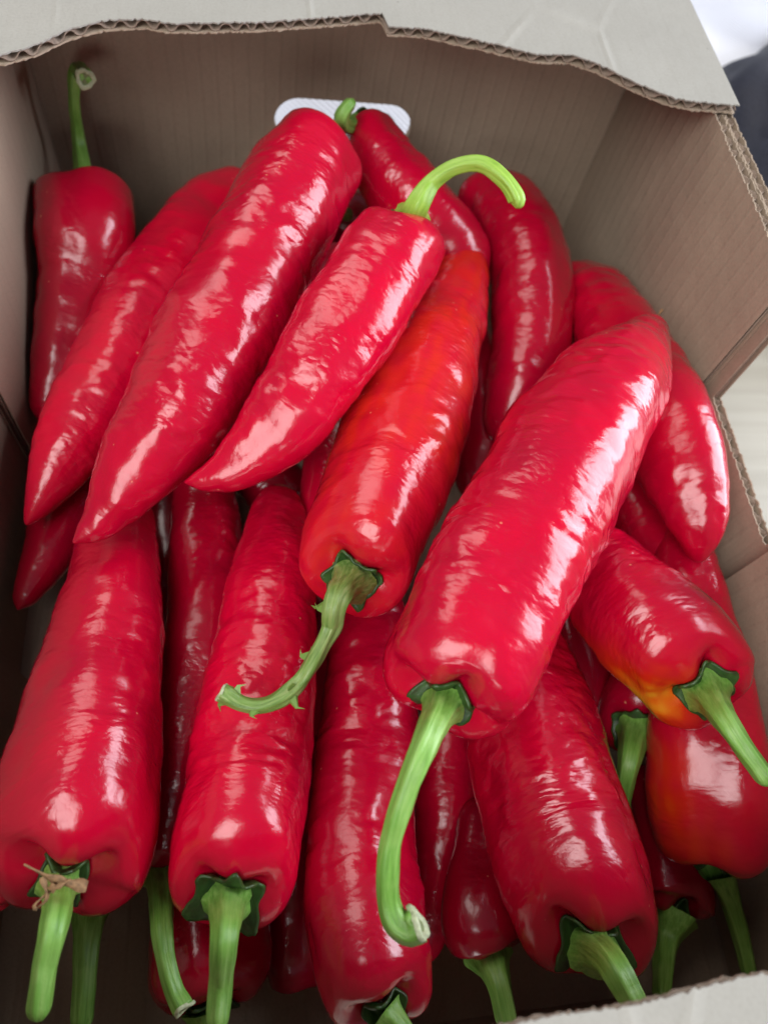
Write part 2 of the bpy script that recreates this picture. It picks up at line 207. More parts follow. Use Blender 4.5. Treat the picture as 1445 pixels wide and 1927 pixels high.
# ------------------------------------------------------------------ materials
class Mat:
    def __init__(s, name):
        s.m = bpy.data.materials.new(name)
        s.m.use_nodes = True
        s.t = s.m.node_tree
        s.b = s.t.nodes['Principled BSDF']
    def n(s, kind, **kw):
        o = s.t.nodes.new(kind)
        for k, v in kw.items():
            setattr(o, k, v)
        return o
    def l(s, a, b):
        s.t.links.new(a, b)
    def noise(s, vec, scale, detail=3, rough=0.5, dist=0.0):
        o = s.n('ShaderNodeTexNoise')
        o.inputs['Scale'].default_value = scale
        o.inputs['Detail'].default_value = detail
        o.inputs['Roughness'].default_value = rough
        o.inputs['Distortion'].default_value = dist
        s.l(vec, o.inputs['Vector'])
        return o.outputs['Fac']
    def mapping(s, vec, scale):
        o = s.n('ShaderNodeMapping')
        o.inputs['Scale'].default_value = scale
        s.l(vec, o.inputs['Vector'])
        return o.outputs['Vector']
    def ramp(s, fac, stops):
        o = s.n('ShaderNodeValToRGB')
        e = o.color_ramp.elements
        while len(e) < len(stops):
            e.new(0.5)
        for q, (p, c) in zip(e, stops):
            q.position = p
            q.color = (*c, 1) if len(c) == 3 else c
        s.l(fac, o.inputs['Fac'])
        return o.outputs['Color']
    def mix(s, fac, a, b, mode='MIX'):
        o = s.n('ShaderNodeMix', data_type='RGBA', blend_type=mode)
        for key, v in ((0, fac), (6, a), (7, b)):
            if isinstance(v, (int, float)):
                o.inputs[key].default_value = v
            elif isinstance(v, tuple):
                o.inputs[key].default_value = (*v, 1)
            else:
                s.l(v, o.inputs[key])
        return o.outputs[2]
    def bump(s, h, dist, strength=1.0, normal=None):
        o = s.n('ShaderNodeBump')
        o.inputs['Distance'].default_value = dist
        o.inputs['Strength'].default_value = strength
        s.l(h, o.inputs['Height'])
        if normal is not None:
            s.l(normal, o.inputs['Normal'])
        return o.outputs['Normal']
    def map(s, v, a, b, c, d):
        o = s.n('ShaderNodeMapRange')
        for i, x in enumerate((a, b, c, d)):
            o.inputs[1 + i].default_value = x
        s.l(v, o.inputs[0])
        return o.outputs[0]

def skin(name, col, col2, wrinkle):
    s = Mat(name)
    at = s.n('ShaderNodeAttribute', attribute_name='rest')
    rest = at.outputs['Vector']
    ripe = s.n('ShaderNodeAttribute', attribute_name='ripe').outputs['Fac']
    oi = s.n('ShaderNodeObjectInfo')
    off = s.n('ShaderNodeVectorMath', operation='ADD')
    s.l(rest, off.inputs[0])
    s.l(oi.outputs['Random'], off.inputs[1])
    v = off.outputs[0]
    base = s.ramp(s.noise(v, 45, 3), [(0.3, col), (0.75, col2)])
    warm = s.ramp(ripe, [(0.0, col), (0.4, (0.62, 0.025, 0.006)), (0.72, (0.72, 0.12, 0.006)), (1.0, (0.75, 0.30, 0.015))])
    f = s.map(ripe, 0.02, 0.25, 0, 1)
    c = s.mix(f, base, warm)
    hv = s.n('ShaderNodeHueSaturation')
    s.l(c, hv.inputs['Color'])
    s.l(s.map(oi.outputs['Random'], 0, 1, 0.80, 1.12), hv.inputs['Value'])
    c = hv.outputs[0]
    # pale pin-point specks
    vo = s.n('ShaderNodeTexVoronoi')
    vo.inputs['Scale'].default_value = 170
    s.l(v, vo.inputs['Vector'])
    near = s.map(vo.outputs['Distance'], 0.05, 0.09, 1, 0)
    pick = s.map(s.noise(v, 60, 1), 0.60, 0.66, 0, 1)
    mu = s.n('ShaderNodeMath', operation='MULTIPLY')
    s.l(near, mu.inputs[0]); s.l(pick, mu.inputs[1])
    mu2 = s.n('ShaderNodeMath', operation='MULTIPLY')
    mu2.inputs[1].default_value = 0.6
    s.l(mu.outputs[0], mu2.inputs[0])
    c = s.mix(mu2.outputs[0], c, (0.75, 0.28, 0.16))
    s.l(c, s.b.inputs['Base Color'])
    s.l(s.map(s.noise(v, 90, 3), 0.3, 0.7, 0.15, 0.26), s.b.inputs['Roughness'])
    s.b.inputs['Specular IOR Level'].default_value = 0.5
    s.b.inputs['Coat Weight'].default_value = 0.22
    s.b.inputs['Coat Roughness'].default_value = 0.09
    s.b.inputs['Subsurface Weight'].default_value = 0.10
    s.b.inputs['Subsurface Radius'].default_value = (1.0, 0.15, 0.08)
    s.b.inputs['Subsurface Scale'].default_value = 0.004
    # faint pebbled skin: low rounded cells, wider across the fruit than along it
    ds = s.n('ShaderNodeTexNoise')
    ds.inputs['Scale'].default_value = 130
    ds.inputs['Detail'].default_value = 2
    s.l(v, ds.inputs['Vector'])
    dsc = s.n('ShaderNodeVectorMath', operation='SCALE')
    dsc.inputs['Scale'].default_value = 0.0045
    s.l(ds.outputs['Color'], dsc.inputs[0])
    dv = s.n('ShaderNodeVectorMath', operation='ADD')
    s.l(v, dv.inputs[0]); s.l(dsc.outputs[0], dv.inputs[1])
    cell = s.n('ShaderNodeTexVoronoi', feature='F1')
    cell.inputs['Scale'].default_value = 1.0
    s.l(s.mapping(dv.outputs[0], (230, 230, 430)), cell.inputs['Vector'])
    inv = s.n('ShaderNodeMath', operation='SUBTRACT')
    inv.inputs[0].default_value = 1.0
    s.l(cell.outputs['Distance'], inv.inputs[1])
    h1 = inv.outputs[0]
    h2 = s.noise(v, 1500, 2)
    wm = s.n('ShaderNodeMath', operation='MULTIPLY')
    s.l(h1, wm.inputs[0]); s.l(s.map(s.noise(v, 38, 2), 0.38, 0.62, 0.15, 1.0), wm.inputs[1])
    nb = s.bump(wm.outputs[0], 0.00036 * wrinkle, 0.75)
    nb = s.bump(s.noise(s.mapping(v, (130, 130, 300)), 1.0, 2, 0.5, 0.4), 0.00040 * wrinkle, 0.5, nb)
    nb = s.bump(h2, 0.00012, 0.35, nb)
    s.l(nb, s.b.inputs['Normal'])
    return s.m

SKIN = {
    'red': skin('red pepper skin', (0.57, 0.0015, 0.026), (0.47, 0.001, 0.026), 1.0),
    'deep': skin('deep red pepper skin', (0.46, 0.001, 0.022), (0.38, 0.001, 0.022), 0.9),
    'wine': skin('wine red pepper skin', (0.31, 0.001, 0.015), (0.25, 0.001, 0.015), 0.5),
}

def green(name, c0, c1, c2, scale):
    s = Mat(name)
    rest = s.n('ShaderNodeAttribute', attribute_name='rest').outputs['Vector']
    st = s.mapping(rest, scale)
    n1 = s.noise(st, 1.0, 4, 0.6)
    c = s.ramp(n1, [(0.25, c0), (0.5, c1), (0.8, c2)])
    n2 = s.noise(rest, 120, 2)
    c = s.mix(s.map(n2, 0.5, 0.75, 0, 0.55), c, c2)
    s.l(c, s.b.inputs['Base Color'])
    if name == 'dark green calyx':
        c = s.mix(s.map(s.noise(rest, 420, 3), 0.50, 0.68, 0, 0.6), c, (0.035, 0.022, 0.010))
        s.l(c, s.b.inputs['Base Color'])
    s.b.inputs['Roughness'].default_value = 0.42
    s.b.inputs['Subsurface Weight'].default_value = 0.08
    s.b.inputs['Subsurface Radius'].default_value = (0.4, 1.0, 0.2)
    s.b.inputs['Subsurface Scale'].default_value = 0.002
    nb = s.bump(n1, 0.0006, 0.5)
    nb = s.bump(s.noise(rest, 1400, 2), 0.0002, 0.4, nb)
    s.l(nb, s.b.inputs['Normal'])
    return s.m

STEM = green('green stem', (0.09, 0.22, 0.028), (0.16, 0.35, 0.055), (0.28, 0.47, 0.12), (900, 900, 60))
STEM_BRIGHT = green('bright green stem', (0.16, 0.30, 0.03), (0.26, 0.45, 0.05), (0.36, 0.54, 0.10), (900, 900, 60))
STEM_ROUGH = green('rough stem', (0.07, 0.13, 0.025), (0.15, 0.26, 0.05), (0.33, 0.40, 0.15), (1100, 1100, 90))
CALYX = green('dark green calyx', (0.011, 0.034, 0.008), (0.022, 0.065, 0.012), (0.06, 0.13, 0.028), (260, 260, 260))

def plain(name, col, rough=0.6, var=0.25, scale=400):
    s = Mat(name)
    tc = s.n('ShaderNodeTexCoord').outputs['Object']
    n = s.noise(tc, scale, 3)
    d = tuple(x * (1 - var) for x in col)
    s.l(s.ramp(n, [(0.3, d), (0.7, col)]), s.b.inputs['Base Color'])
    s.b.inputs['Roughness'].default_value = rough
    s.l(s.bump(n, 0.0006, 0.5), s.b.inputs['Normal'])
    return s.m
CUT = plain('cut stem end', (0.50, 0.56, 0.34), 0.6, 0.35, 900)
PITH = plain('stem pith', (0.20, 0.25, 0.10), 0.7, 0.4, 900)
DRY = plain('dried petal', (0.33, 0.19, 0.085), 0.8, 0.6, 700)

def card(name, col, flute_axis, period=0.0077, stripe=0.10, fibre=0.10, relief=0.35, creased=False):
    """kraft liner: fibres, blotches and the faint washboard of the flutes below"""
    s = Mat(name)
    tc = s.n('ShaderNodeTexCoord').outputs['Object']
    n1 = s.noise(s.mapping(tc, (1, 1, 1)), 900, 4, 0.65)
    n2 = s.noise(tc, 22, 4, 0.55)
    n3 = s.noise(tc, 260, 2)
    d = tuple(x * (1 - fibre * 1.6) for x in col)
    u = tuple(min(1, x * (1 + fibre)) for x in col)
    c = s.ramp(n1, [(0.25, d), (0.5, col), (0.78, u)])
    c = s.mix(s.map(n2, 0.4, 0.75, 0, 0.5), c, tuple(x * 0.86 for x in col))
    sep = s.n('ShaderNodeSeparateXYZ')
    wob = s.n('ShaderNodeVectorMath', operation='ADD')
    sc = s.n('ShaderNodeVectorMath', operation='SCALE')
    nn = s.n('ShaderNodeTexNoise')
    nn.inputs['Scale'].default_value = 14
    s.l(tc, nn.inputs['Vector'])
    s.l(nn.outputs['Color'], sc.inputs[0])
    sc.inputs['Scale'].default_value = 0.004
    s.l(tc, wob.inputs[0]); s.l(sc.outputs[0], wob.inputs[1])
    s.l(wob.outputs[0], sep.inputs[0])
    mu = s.n('ShaderNodeMath', operation='MULTIPLY')
    mu.inputs[1].default_value = 2 * math.pi / period
    s.l(sep.outputs[flute_axis], mu.inputs[0])
    si = s.n('ShaderNodeMath', operation='SINE')
    s.l(mu.outputs[0], si.inputs[0])
    pk = s.map(si.outputs[0], 0.55, 1.0, 0, 1)
    msk = s.map(s.noise(tc, 35, 3), 0.35, 0.7, 0.1, 1)
    pm = s.n('ShaderNodeMath', operation='MULTIPLY')
    s.l(pk, pm.inputs[0]); s.l(msk, pm.inputs[1])
    ps = s.n('ShaderNodeMath', operation='MULTIPLY')
    ps.inputs[1].default_value = stripe
    s.l(pm.outputs[0], ps.inputs[0])
    c = s.mix(ps.outputs[0], c, tuple(x * 0.45 for x in col))
    vo = s.n('ShaderNodeTexVoronoi')
    vo.inputs['Scale'].default_value = 130
    s.l(tc, vo.inputs['Vector'])
    sp_ = s.map(vo.outputs['Distance'], 0.04, 0.10, 1, 0)
    pk2 = s.map(s.noise(tc, 40, 1), 0.55, 0.62, 0, 0.4)
    sm = s.n('ShaderNodeMath', operation='MULTIPLY')
    s.l(sp_, sm.inputs[0]); s.l(pk2, sm.inputs[1])
    c = s.mix(sm.outputs[0], c, tuple(x * 0.4 for x in col))
    cre = None
    if creased:
        ve = s.n('ShaderNodeTexVoronoi', feature='DISTANCE_TO_EDGE')
        ve.inputs['Scale'].default_value = 10
        s.l(s.mapping(wob.outputs[0], (1.0, 0.45, 1.0)), ve.inputs['Vector'])
        cre = s.map(ve.outputs['Distance'], 0.0, 0.018, 1, 0)
        cm = s.n('ShaderNodeMath', operation='MULTIPLY')
        s.l(cre, cm.inputs[0]); s.l(s.map(s.noise(tc, 18, 2), 0.45, 0.6, 0, 0.22), cm.inputs[1])
        cre = cm.outputs[0]
        c = s.mix(cre, c, tuple(min(1, x * 1.35) for x in col))
    s.l(c, s.b.inputs['Base Color'])
    s.b.inputs['Roughness'].default_value = 0.8
    s.b.inputs['Specular IOR Level'].default_value = 0.25
    nb = s.bump(pk, 0.0005, relief)
    nb = s.bump(n2, 0.006, 0.25, nb)
    nb = s.bump(n1, 0.0003, 0.35, nb)
    if cre is not None:
        nb = s.bump(cre, 0.003, 0.5, nb)
    s.l(nb, s.b.inputs['Normal'])
    return s.m

KRAFT_X = card('brown kraft board, upright flutes', (0.335, 0.262, 0.192), 0)
KRAFT_Y = card('brown kraft side board', (0.335, 0.262, 0.192), 1, stripe=0.08, relief=0.2)
PALE = card('pale outer liner', (0.315, 0.306, 0.27), 0, stripe=0.0, fibre=0.06, relief=0.05, creased=True)
FLUTE = plain('fluting paper', (0.25, 0.185, 0.14), 0.9, 0.3, 900)

# ------------------------------------------------------------------ setting: table
def table():
    s = Mat('pale wood')
    tc = s.n('ShaderNodeTexCoord').outputs['Object']
    g = s.noise(s.mapping(tc, (3, 90, 10)), 1.0, 5, 0.6, 0.3)
    g2 = s.noise(s.mapping(tc, (1.2, 16, 4)), 1.0, 3, 0.5, 0.8)
    c = s.ramp(g, [(0.25, (0.31, 0.285, 0.22)), (0.55, (0.38, 0.355, 0.285)), (0.8, (0.42, 0.40, 0.335))])
    c = s.mix(s.map(g2, 0.45, 0.8, 0, 0.5), c, (0.32, 0.285, 0.215))
    s.l(c, s.b.inputs['Base Color'])
    s.b.inputs['Roughness'].default_value = 0.45
    s.l(s.bump(g, 0.0008, 0.3), s.b.inputs['Normal'])
    bm = bmesh.new()
    bmesh.ops.create_cube(bm, size=1)
    bmesh.ops.scale(bm, vec=(1.9, 1.6, 0.03), verts=bm.verts)
    bmesh.ops.translate(bm, vec=(0.2, 0.35, -0.0215), verts=bm.verts)
    bmesh.ops.bevel(bm, geom=bm.edges[:], offset=0.004, segments=2, affect='EDGES')
    me = bpy.data.meshes.new('table_top')
    bm.to_mesh(me); bm.free()
    tag(link('table_top', me, s.m), 'pale wooden table top with fine straight grain under the box', 'table')
table()

# ------------------------------------------------------------------ the box
H = 0.17
XL, XR = -0.105, 0.1976
YB, YF = 0.356, -0.053
T = 0.0042
box = thing('cardboard_box', 'open brown corrugated cardboard box holding all the peppers', 'box', (0.046, 0.16, 0))

def slab(name, mat, corners, nrm, parent, hole=None):
    """a board from an outline in its plane, pushed out by its thickness along nrm; hole = list of points"""
    bm = bmesh.new()
    o = origin(parent)
    def loop(pp):
        vs = [bm.verts.new(Vector(p) - Vector(o)) for p in pp]
        return [bm.edges.new((vs[i], vs[(i + 1) % len(vs)])) for i in range(len(vs))]
    es = loop(corners)
    if hole:
        es += loop(hole)
    bmesh.ops.triangle_fill(bm, use_beauty=True, use_dissolve=False, edges=es)
    ret = bmesh.ops.extrude_face_region(bm, geom=bm.faces[:])
    vs = [g for g in ret['geom'] if isinstance(g, bmesh.types.BMVert)]
    bmesh.ops.translate(bm, vec=Vector(nrm) * T, verts=vs)
    bmesh.ops.recalc_face_normals(bm, faces=bm.faces[:])
    me = bpy.data.meshes.new(name)
    bm.to_mesh(me); bm.free()
    return link(name, me, mat, parent)

def slot(cx, cz, w, h, y, n=14):
    r = h / 2
    pts = []
    for k in range(n + 1):
        a = -math.pi / 2 + math.pi * k / n
        pts.append((cx + w / 2 - r + r * math.cos(a), y, cz + r * math.sin(a)))
    for k in range(n + 1):
        a = math.pi / 2 + math.pi * k / n
        pts.append((cx - w / 2 + r + r * math.cos(a), y, cz + r * math.sin(a)))
    return pts

HT = H - 0.0052
slab('back_wall', KRAFT_X, [(XL, YB, 0), (XR, YB, 0), (XR, YB, HT), (XL, YB, HT)], (0, 1, 0), box,
     slot(0.0485, 0.0905, 0.072, 0.026, YB))
slab('front_wall', KRAFT_X, [(XL, YF, 0), (XR, YF, 0), (XR, YF, HT), (XL, YF, HT)], (0, -1, 0), box,
     slot(0.032, 0.072, 0.072, 0.028, YF))
slab('floor_panel', KRAFT_X, [(XL - T, YF - T, -0.0002), (XR + T, YF - T, -0.0002), (XR + T, YB + T, -0.0002), (XL - T, YB + T, -0.0002)], (0, 0, -1), box)

rng = np.random.default_rng(5)
def corrugated(name, mat, parent, O, ux, vx, nx, us, vb, vt, mat_back=None, fray=0.0003, period=0.0077, thick=T, wave=0.00001):
    """two paper liners with a wavy fluting sheet between. Point = O + u*ux + v*vx + w*nx, w in 0..thick.
    us: samples across the flutes; vb, vt: start and end along the flutes at each sample"""
    O, ux, vx, nx = (np.array(a, dtype=float) for a in (O, ux, vx, nx))
    us, vb, vt = (np.array(a, dtype=float) for a in (us, vb, vt))
    pt = 0.00055
    n = len(us)
    objs = []
    top = None
    for k, (w0, w1) in enumerate(((0, pt), (thick - pt, thick))):
        jt = vt + rng.normal(0, fray, n)
        jb = vb + rng.normal(0, fray, n)
        wob = wave * np.sin(us * 2 * np.pi / period * (1 if k == 0 else -1)) * (1 if k else -1)
        V = []
        for (v, w) in ((jb, w0), (jt, w0), (jt, w1), (jb, w1)):
            V.append(O + us[:, None] * ux + v[:, None] * vx + (w + wob)[:, None] * nx)
        V = np.stack(V, 1).reshape(-1, 3)
        F = ring_faces(n, 4)
        F = np.vstack([F, [[0, 1, 2, 3]], [[4 * n - 1, 4 * n - 2, 4 * n - 3, 4 * n - 4]]])
        me = mesh_np(name, V, F, parent if top is None else top, smooth_shade=False)
        if top is None:
            top = link(name, me, mat, parent)
        else:
            link('liner', me, mat_back or mat, top)
    dense = np.arange(us[0], us[-1], period / 14)
    ph = dense * 2 * np.pi / period + 0.9 * np.sin(dense * 61) + 0.6 * np.sin(dense * 173) + 0.35 * np.sin(dense * 397)
    amp = (thick / 2 - pt - 0.0002) * (0.97 + 0.06 * np.sin(dense * 311) + 0.05 * np.sin(dense * 97))
    wv = np.sin(ph)
    wv = np.sign(wv) * np.abs(wv) ** 0.65
    w = thick / 2 + amp * wv
    b = np.interp(dense, us, vb) + 0.0003
    t = np.interp(dense, us, vt) - 0.0003 - np.abs(rng.normal(0, 0.0003, len(dense)))
    V = np.stack([O + dense[:, None] * ux + v[:, None] * vx + w[:, None] * nx for v in (b, t)], 1).reshape(-1, 3)
    i = np.arange(len(dense) - 1)
    F = np.stack([2 * i, 2 * i + 1, 2 * i + 3, 2 * i + 2], -1)
    me = mesh_np('fluting', V, F, top)
    fl = link('fluting', me, FLUTE, top)
    md = fl.modifiers.new('thickness', 'SOLIDIFY')
    md.thickness = 0.0004
    md.offset = 0
    return top

def steps(a, b, d=0.0011):
    return np.linspace(a, b, max(2, int(round((b - a) / d)) + 1))

# side walls: full height at the corners, low in the middle
NOTCH = (0.103, 0.176)
LOW = 0.101
def side(x, nx, notch):
    us = steps(YF - T, YB + T)
    vt = np.where((us > notch[0]) & (us < notch[1]), LOW, HT)
    return corrugated('side_wall', KRAFT_Y, box, (x, 0, 0), (0, 1, 0), (0, 0, 1), (nx, 0, 0), us, us * 0 + 0.0003, vt)
side(XR + 0.0004, 1, NOTCH)
side(XL - 0.0004, -1, (0.095, 0.186))
# inner corner boards glued to the side walls
for x, nx, (y0, y1) in ((XR, -1, (0.1815, YB - 0.0004)), (XR, -1, (YF + 0.0004, 0.0985)),
                        (XL, 1, (0.1885, YB - 0.0004)), (XL, 1, (YF + 0.0004, 0.092))):
    us = steps(y0, y1)
    corrugated('corner_board', KRAFT_Y, box, (x, 0, 0), (0, 1, 0), (0, 0, 1), (nx, 0, 0), us, us * 0 + 0.0003, us * 0 + HT)

# the rim flaps lie on the walls; pale outer liner upwards, cut edge towards the middle of the box
ex, ey = np.array(FLAP_EDGE).T
us = steps(XL - T - 0.002, XR + T, 0.0009)
cut = np.interp(us, ex, ey)
jump = np.where(np.diff(ex) < 0.004)[0]
back_flap = corrugated('back_flap', PALE, box, (0, 0, H), (1, 0, 0), (0, 1, 0), (0, 0, -1), us, cut, us * 0 + YB + T, mat_back=KRAFT_X)
us = steps(XL - T - 0.002, XR + T, 0.0009)
fx, fy = np.array(FRONT_EDGE).T
cut = np.interp(us, fx, fy) + 0.0006 * np.sin(us * 130 + 1)
front_flap = corrugated('front_flap', PALE, box, (0, 0, H), (1, 0, 0), (0, 1, 0), (0, 0, -1), us, us * 0 - 0.11, cut, mat_back=KRAFT_X, fray=0.00018)

# ------------------------------------------------------------------ peppers
def catmull(P, per=40):
    P = np.array(P, dtype=float)
    P = np.vstack([2 * P[0] - P[1], P, 2 * P[-1] - P[-2]])
    out = []
    t = np.linspace(0, 1, per, endpoint=False)[:, None]
    for i in range(1, len(P) - 2):
        p0, p1, p2, p3 = P[i - 1:i + 3]
        out.append(0.5 * (2 * p1 + (p2 - p0) * t + (2 * p0 - 5 * p1 + 4 * p2 - p3) * t ** 2 + (3 * p1 - p0 - 3 * p2 + p3) * t ** 3))
    out.append(P[-2][None, :])
    return np.vstack(out)

class Curve:
    """arc-length curve with a radius and a frame that does not twist"""
    def __init__(s, P):
        d = catmull(P)
        seg = np.linalg.norm(np.diff(d[:, :3], axis=0), axis=1)
        keep = np.r_[True, seg > 1e-7]
        d = d[keep]
        s.a = np.r_[0, np.cumsum(np.linalg.norm(np.diff(d[:, :3], axis=0), axis=1))]
        s.p, s.r, s.L = d[:, :3], d[:, 3], s.a[-1]
        t = np.gradient(s.p, axis=0)
        s.t = t / np.linalg.norm(t, axis=1)[:, None]
        n = np.array([0, 0, 1.0]) if abs(s.t[0][2]) < 0.9 else np.array([0, 1.0, 0])
        N = []
        for k in range(len(s.t)):
            n = n - (n @ s.t[k]) * s.t[k]
            n = n / np.linalg.norm(n)
            N.append(n)
        s.n = np.array(N)
        s.b = np.cross(s.t, s.n)
    def at(s, q):
        q = np.asarray(q, dtype=float)
        f = lambda A: np.stack([np.interp(q, s.a, A[:, k]) for k in range(3)], -1)
        P, T_, N, B = f(s.p), f(s.t), f(s.n), f(s.b)
        ex = np.where(q < 0, q, 0) + np.where(q > s.L, q - s.L, 0)
        return P + T_ * ex[..., None], T_, N, B
    def rad(s, q):
        return np.interp(q, s.a, s.r)

SH_R = np.array([0, .18, .36, .52, .70, .85, .95, .99, 1.0])
SH_A = np.array([.16, .14, .08, .03, .012, .045, .13, .26, .48])

class Pepper:
    def __init__(s, d):
        s.d = d
        s.cv = Curve(d['spine'])
        s.R0 = d['spine'][0][3] * 1.02
        s.rs = np.random.default_rng(d['seed'])
        s.lob = s.rs.uniform(0.55, 1.35, d['n'])
        v = np.array([0, 0, CAM_Z]) - s.cv.p[0]
        v = v / np.linalg.norm(v)
        s.un, s.ub = v @ s.cv.n[0], v @ s.cv.b[0]
    def slant(s, th, r, q):
        """the stem end is cut off at a slant: the side turned up is a little shorter"""
        f = 1 - smooth(0, 2.6 * s.R0, np.maximum(q, 0))
        return s.d.get('tilt', 0) * r * (np.cos(th) * s.un + np.sin(th) * s.ub) * f
    def lobe(s, th, q):
        n, d = s.d['n'], s.d
        a = th - math.atan2(s.ub, s.un) + d['ph'] + 2.2 * q / 0.15 * 0.35 * (1 if d['seed'] % 2 else -1)
        ca = np.cos(n * a / 2)
        l = np.sqrt(ca * ca + 0.05) - 0.68
        idx = np.floor((a * n / (2 * np.pi)) + 0.5)
        k = np.mod(idx, n).astype(int)
        sc = np.where(l > 0, s.lob[k], 1.0)
        return l * sc * 1.6
    def place(s, rr, th):
        """a point of the shoulder surface for a calyx lying on it: rr in 0..1 of the shoulder radius"""
        q = np.interp(rr, SH_R, SH_A) * s.R0
        lb = s.lobe(th, q * 0)
        q = q - s.R0 * 2.2 * s.d['amp'] * lb * np.sin(np.pi * np.clip(rr, 0, 1)) ** 1.0
        r = rr * s.R0 * (1 + s.d['amp'] * lb * smooth(.1, .8, rr))
        return q + s.slant(th, r, q * 0), r
    def body(s, parent):
        d, cv, R0 = s.d, s.cv, s.R0
        nt = 104
        k = 20
        rr = np.linspace(0.02, 1, k)
        rr = np.sin(rr * np.pi / 2) ** 1.0
        sA = np.interp(rr, SH_R, SH_A) * R0
        L = cv.L
        tipc = min(0.30 * L, max(1.3 * d['spine'][-1][3], 0.006))
        nb = 170
        main = np.linspace(sA[-1], L - tipc, nb + 1)[1:]
        tp = L - tipc + tipc * np.sin(np.linspace(0, 1, 19)[1:] * np.pi / 2)
        q0 = np.r_[sA, main, tp]
        prof = np.r_[rr, np.ones(nb), np.sqrt(np.maximum(0, 1 - ((tp - L + tipc) / tipc) ** 2)) + 0.002]
        sh = np.r_[np.sin(np.pi * np.clip(rr, 0, 1)), np.zeros(nb + 18)]
        rad = np.where(q0 < sA[-1], R0 + (cv.rad(sA[-1]) - R0) * smooth(0, 1, q0 / sA[-1]), cv.rad(q0)) * prof
        n = len(q0)
        th = np.linspace(0, 2 * np.pi, nt, endpoint=False)
        Q, TH = np.meshgrid(q0, th, indexing='ij')
        lb = s.lobe(TH, np.maximum(Q, 0))
        amp = d['amp'] * (0.48 + 0.52 * np.exp(-np.maximum(Q, 0) / (2.2 * R0)))
        amp = amp * smooth(0.05, 0.85, prof)[:, None] * (1 - 0.7 * smooth(L * .75, L, q0))[:, None]
        rad2 = rad[:, None] * (1 + amp * lb)
        Qs = Q - R0 * 2.2 * d['amp'] * lb * sh[:, None]
        Qs = Qs + s.slant(TH, rad2, Q)
        P, T_, N, B = cv.at(Qs.ravel())
        # displacement in straightened coordinates
        rc = np.stack([(rad2 * np.cos(TH)).ravel(), (rad2 * np.sin(TH)).ravel(), Q.ravel()], -1)
        sd = d['seed'] * 17
        big = noise3(rc / 0.034, sd) * 0.0023 + noise3(rc / np.array([.017, .017, .012]), sd + 1) * 0.00080
        for _ in range(4):                                  # soft dents where it lay against others
            t0, s0 = s.rs.uniform(0, 2 * np.pi), s.rs.uniform(0.25, 0.9) * L
            dt_ = (TH.ravel() - t0 + np.pi) % (2 * np.pi) - np.pi
            e = (dt_ / s.rs.uniform(.3, .55)) ** 2 + ((Q.ravel() - s0) / s.rs.uniform(.008, .022)) ** 2
            big = big - s.rs.uniform(.0006, .0015) * np.exp(-e)
        wv = rc / np.array([0.0105, 0.0105, 0.0056])
        wv = wv + 0.55 * np.stack([noise3(rc / 0.012, sd + k_) for k_ in (3, 4, 5)], -1)
        wr = noise3(wv, sd + 7)
        wr2 = noise3(wv * np.array([1.7, 1.7, 2.1]), sd + 8)
        mask = smooth(-0.45, 0.35, noise3(rc / 0.028, sd + 9))
        fade = (smooth(0, 1, Q / (2.0 * R0)) * (1 - 0.4 * smooth(L * .9, L, Q))).ravel()
        wr = (wr * 0.00052 + (np.abs(wr2) - .3) * 0.00026) * d['wr'] * (0.2 + 0.8 * mask) * (0.15 + 0.85 * fade)
        disp = big * np.clip(rad2.ravel() / 0.012, 0, 1) + wr
        r = rad2.ravel() + disp * smooth(0.1, 0.9, prof).repeat(nt)
        c, sn = np.cos(TH).ravel()[:, None], np.sin(TH).ravel()[:, None]
        V = P + r[:, None] * (c * N + sn * B)
        V = V - T_ * (big * np.sin(np.pi * np.clip(prof, 0, 1)).repeat(nt) * 0.6)[:, None]
        F = ring_faces(n, nt)
        cap0 = np.array([[0, (j + 1) % nt, (j + 1) % nt, j] for j in range(0)])
        V = np.vstack([V, V[:nt].mean(0), V[-nt:].mean(0)])
        rc = np.vstack([rc, rc[:nt].mean(0), rc[-nt:].mean(0)])
        a0, a1 = n * nt, n * nt + 1
        ripe = np.zeros(len(V))
        for (x, y, z, rd, st) in d['unripe']:
            dd = np.linalg.norm(V - np.array([x, y, z]), axis=1)
            ripe = np.maximum(ripe, st * np.exp(-(dd / rd) ** 2))
        if d['unripe']:
            ripe = np.clip(ripe * (1 + 0.45 * noise3(rc / np.array([.004, .004, .016]), sd + 21) + 0.3 * noise3(rc / 0.010, sd + 22)), 0, 1)
        me = mesh_np('body', V, np.vstack([F, [[a0, 0, 1, 1]]])[:-1], parent, attrs={'rest': rc, 'ripe': ripe})
        bm = bmesh.new(); bm.from_mesh(me)
        bm.verts.ensure_lookup_table()
        for j in range(nt):
            f1 = bm.faces.new((bm.verts[a0], bm.verts[(j + 1) % nt], bm.verts[j]))
            f2 = bm.faces.new((bm.verts[a1], bm.verts[(n - 1) * nt + j], bm.verts[(n - 1) * nt + (j + 1) % nt]))
            f1.smooth = f2.smooth = True
        bm.normal_update()
        bm.to_mesh(me); bm.free()
        return link('body', me, SKIN[d['mat']], parent)
    def calyx(s, parent):
        d, cv, R0 = s.d, s.cv, s.R0
        ca = d['calyx']
        nt, nr = 84, 12
        k = 5 if d['seed'] % 2 else 6
        th = np.linspace(0, 2 * np.pi, nt, endpoint=False)
        cen = (np.arange(k) + s.rs.uniform(-.18, .18, k)) * 2 * np.pi / k + s.rs.uniform(0, 6)
        ln = s.rs.uniform(0.10, 0.34, k)
        dth = (th[:, None] - cen[None, :] + np.pi) % (2 * np.pi) - np.pi
        pk = np.max(ln * np.maximum(0, 1 - np.abs(dth) * k / (2 * np.pi) * 2.2) ** 1.4, axis=1)
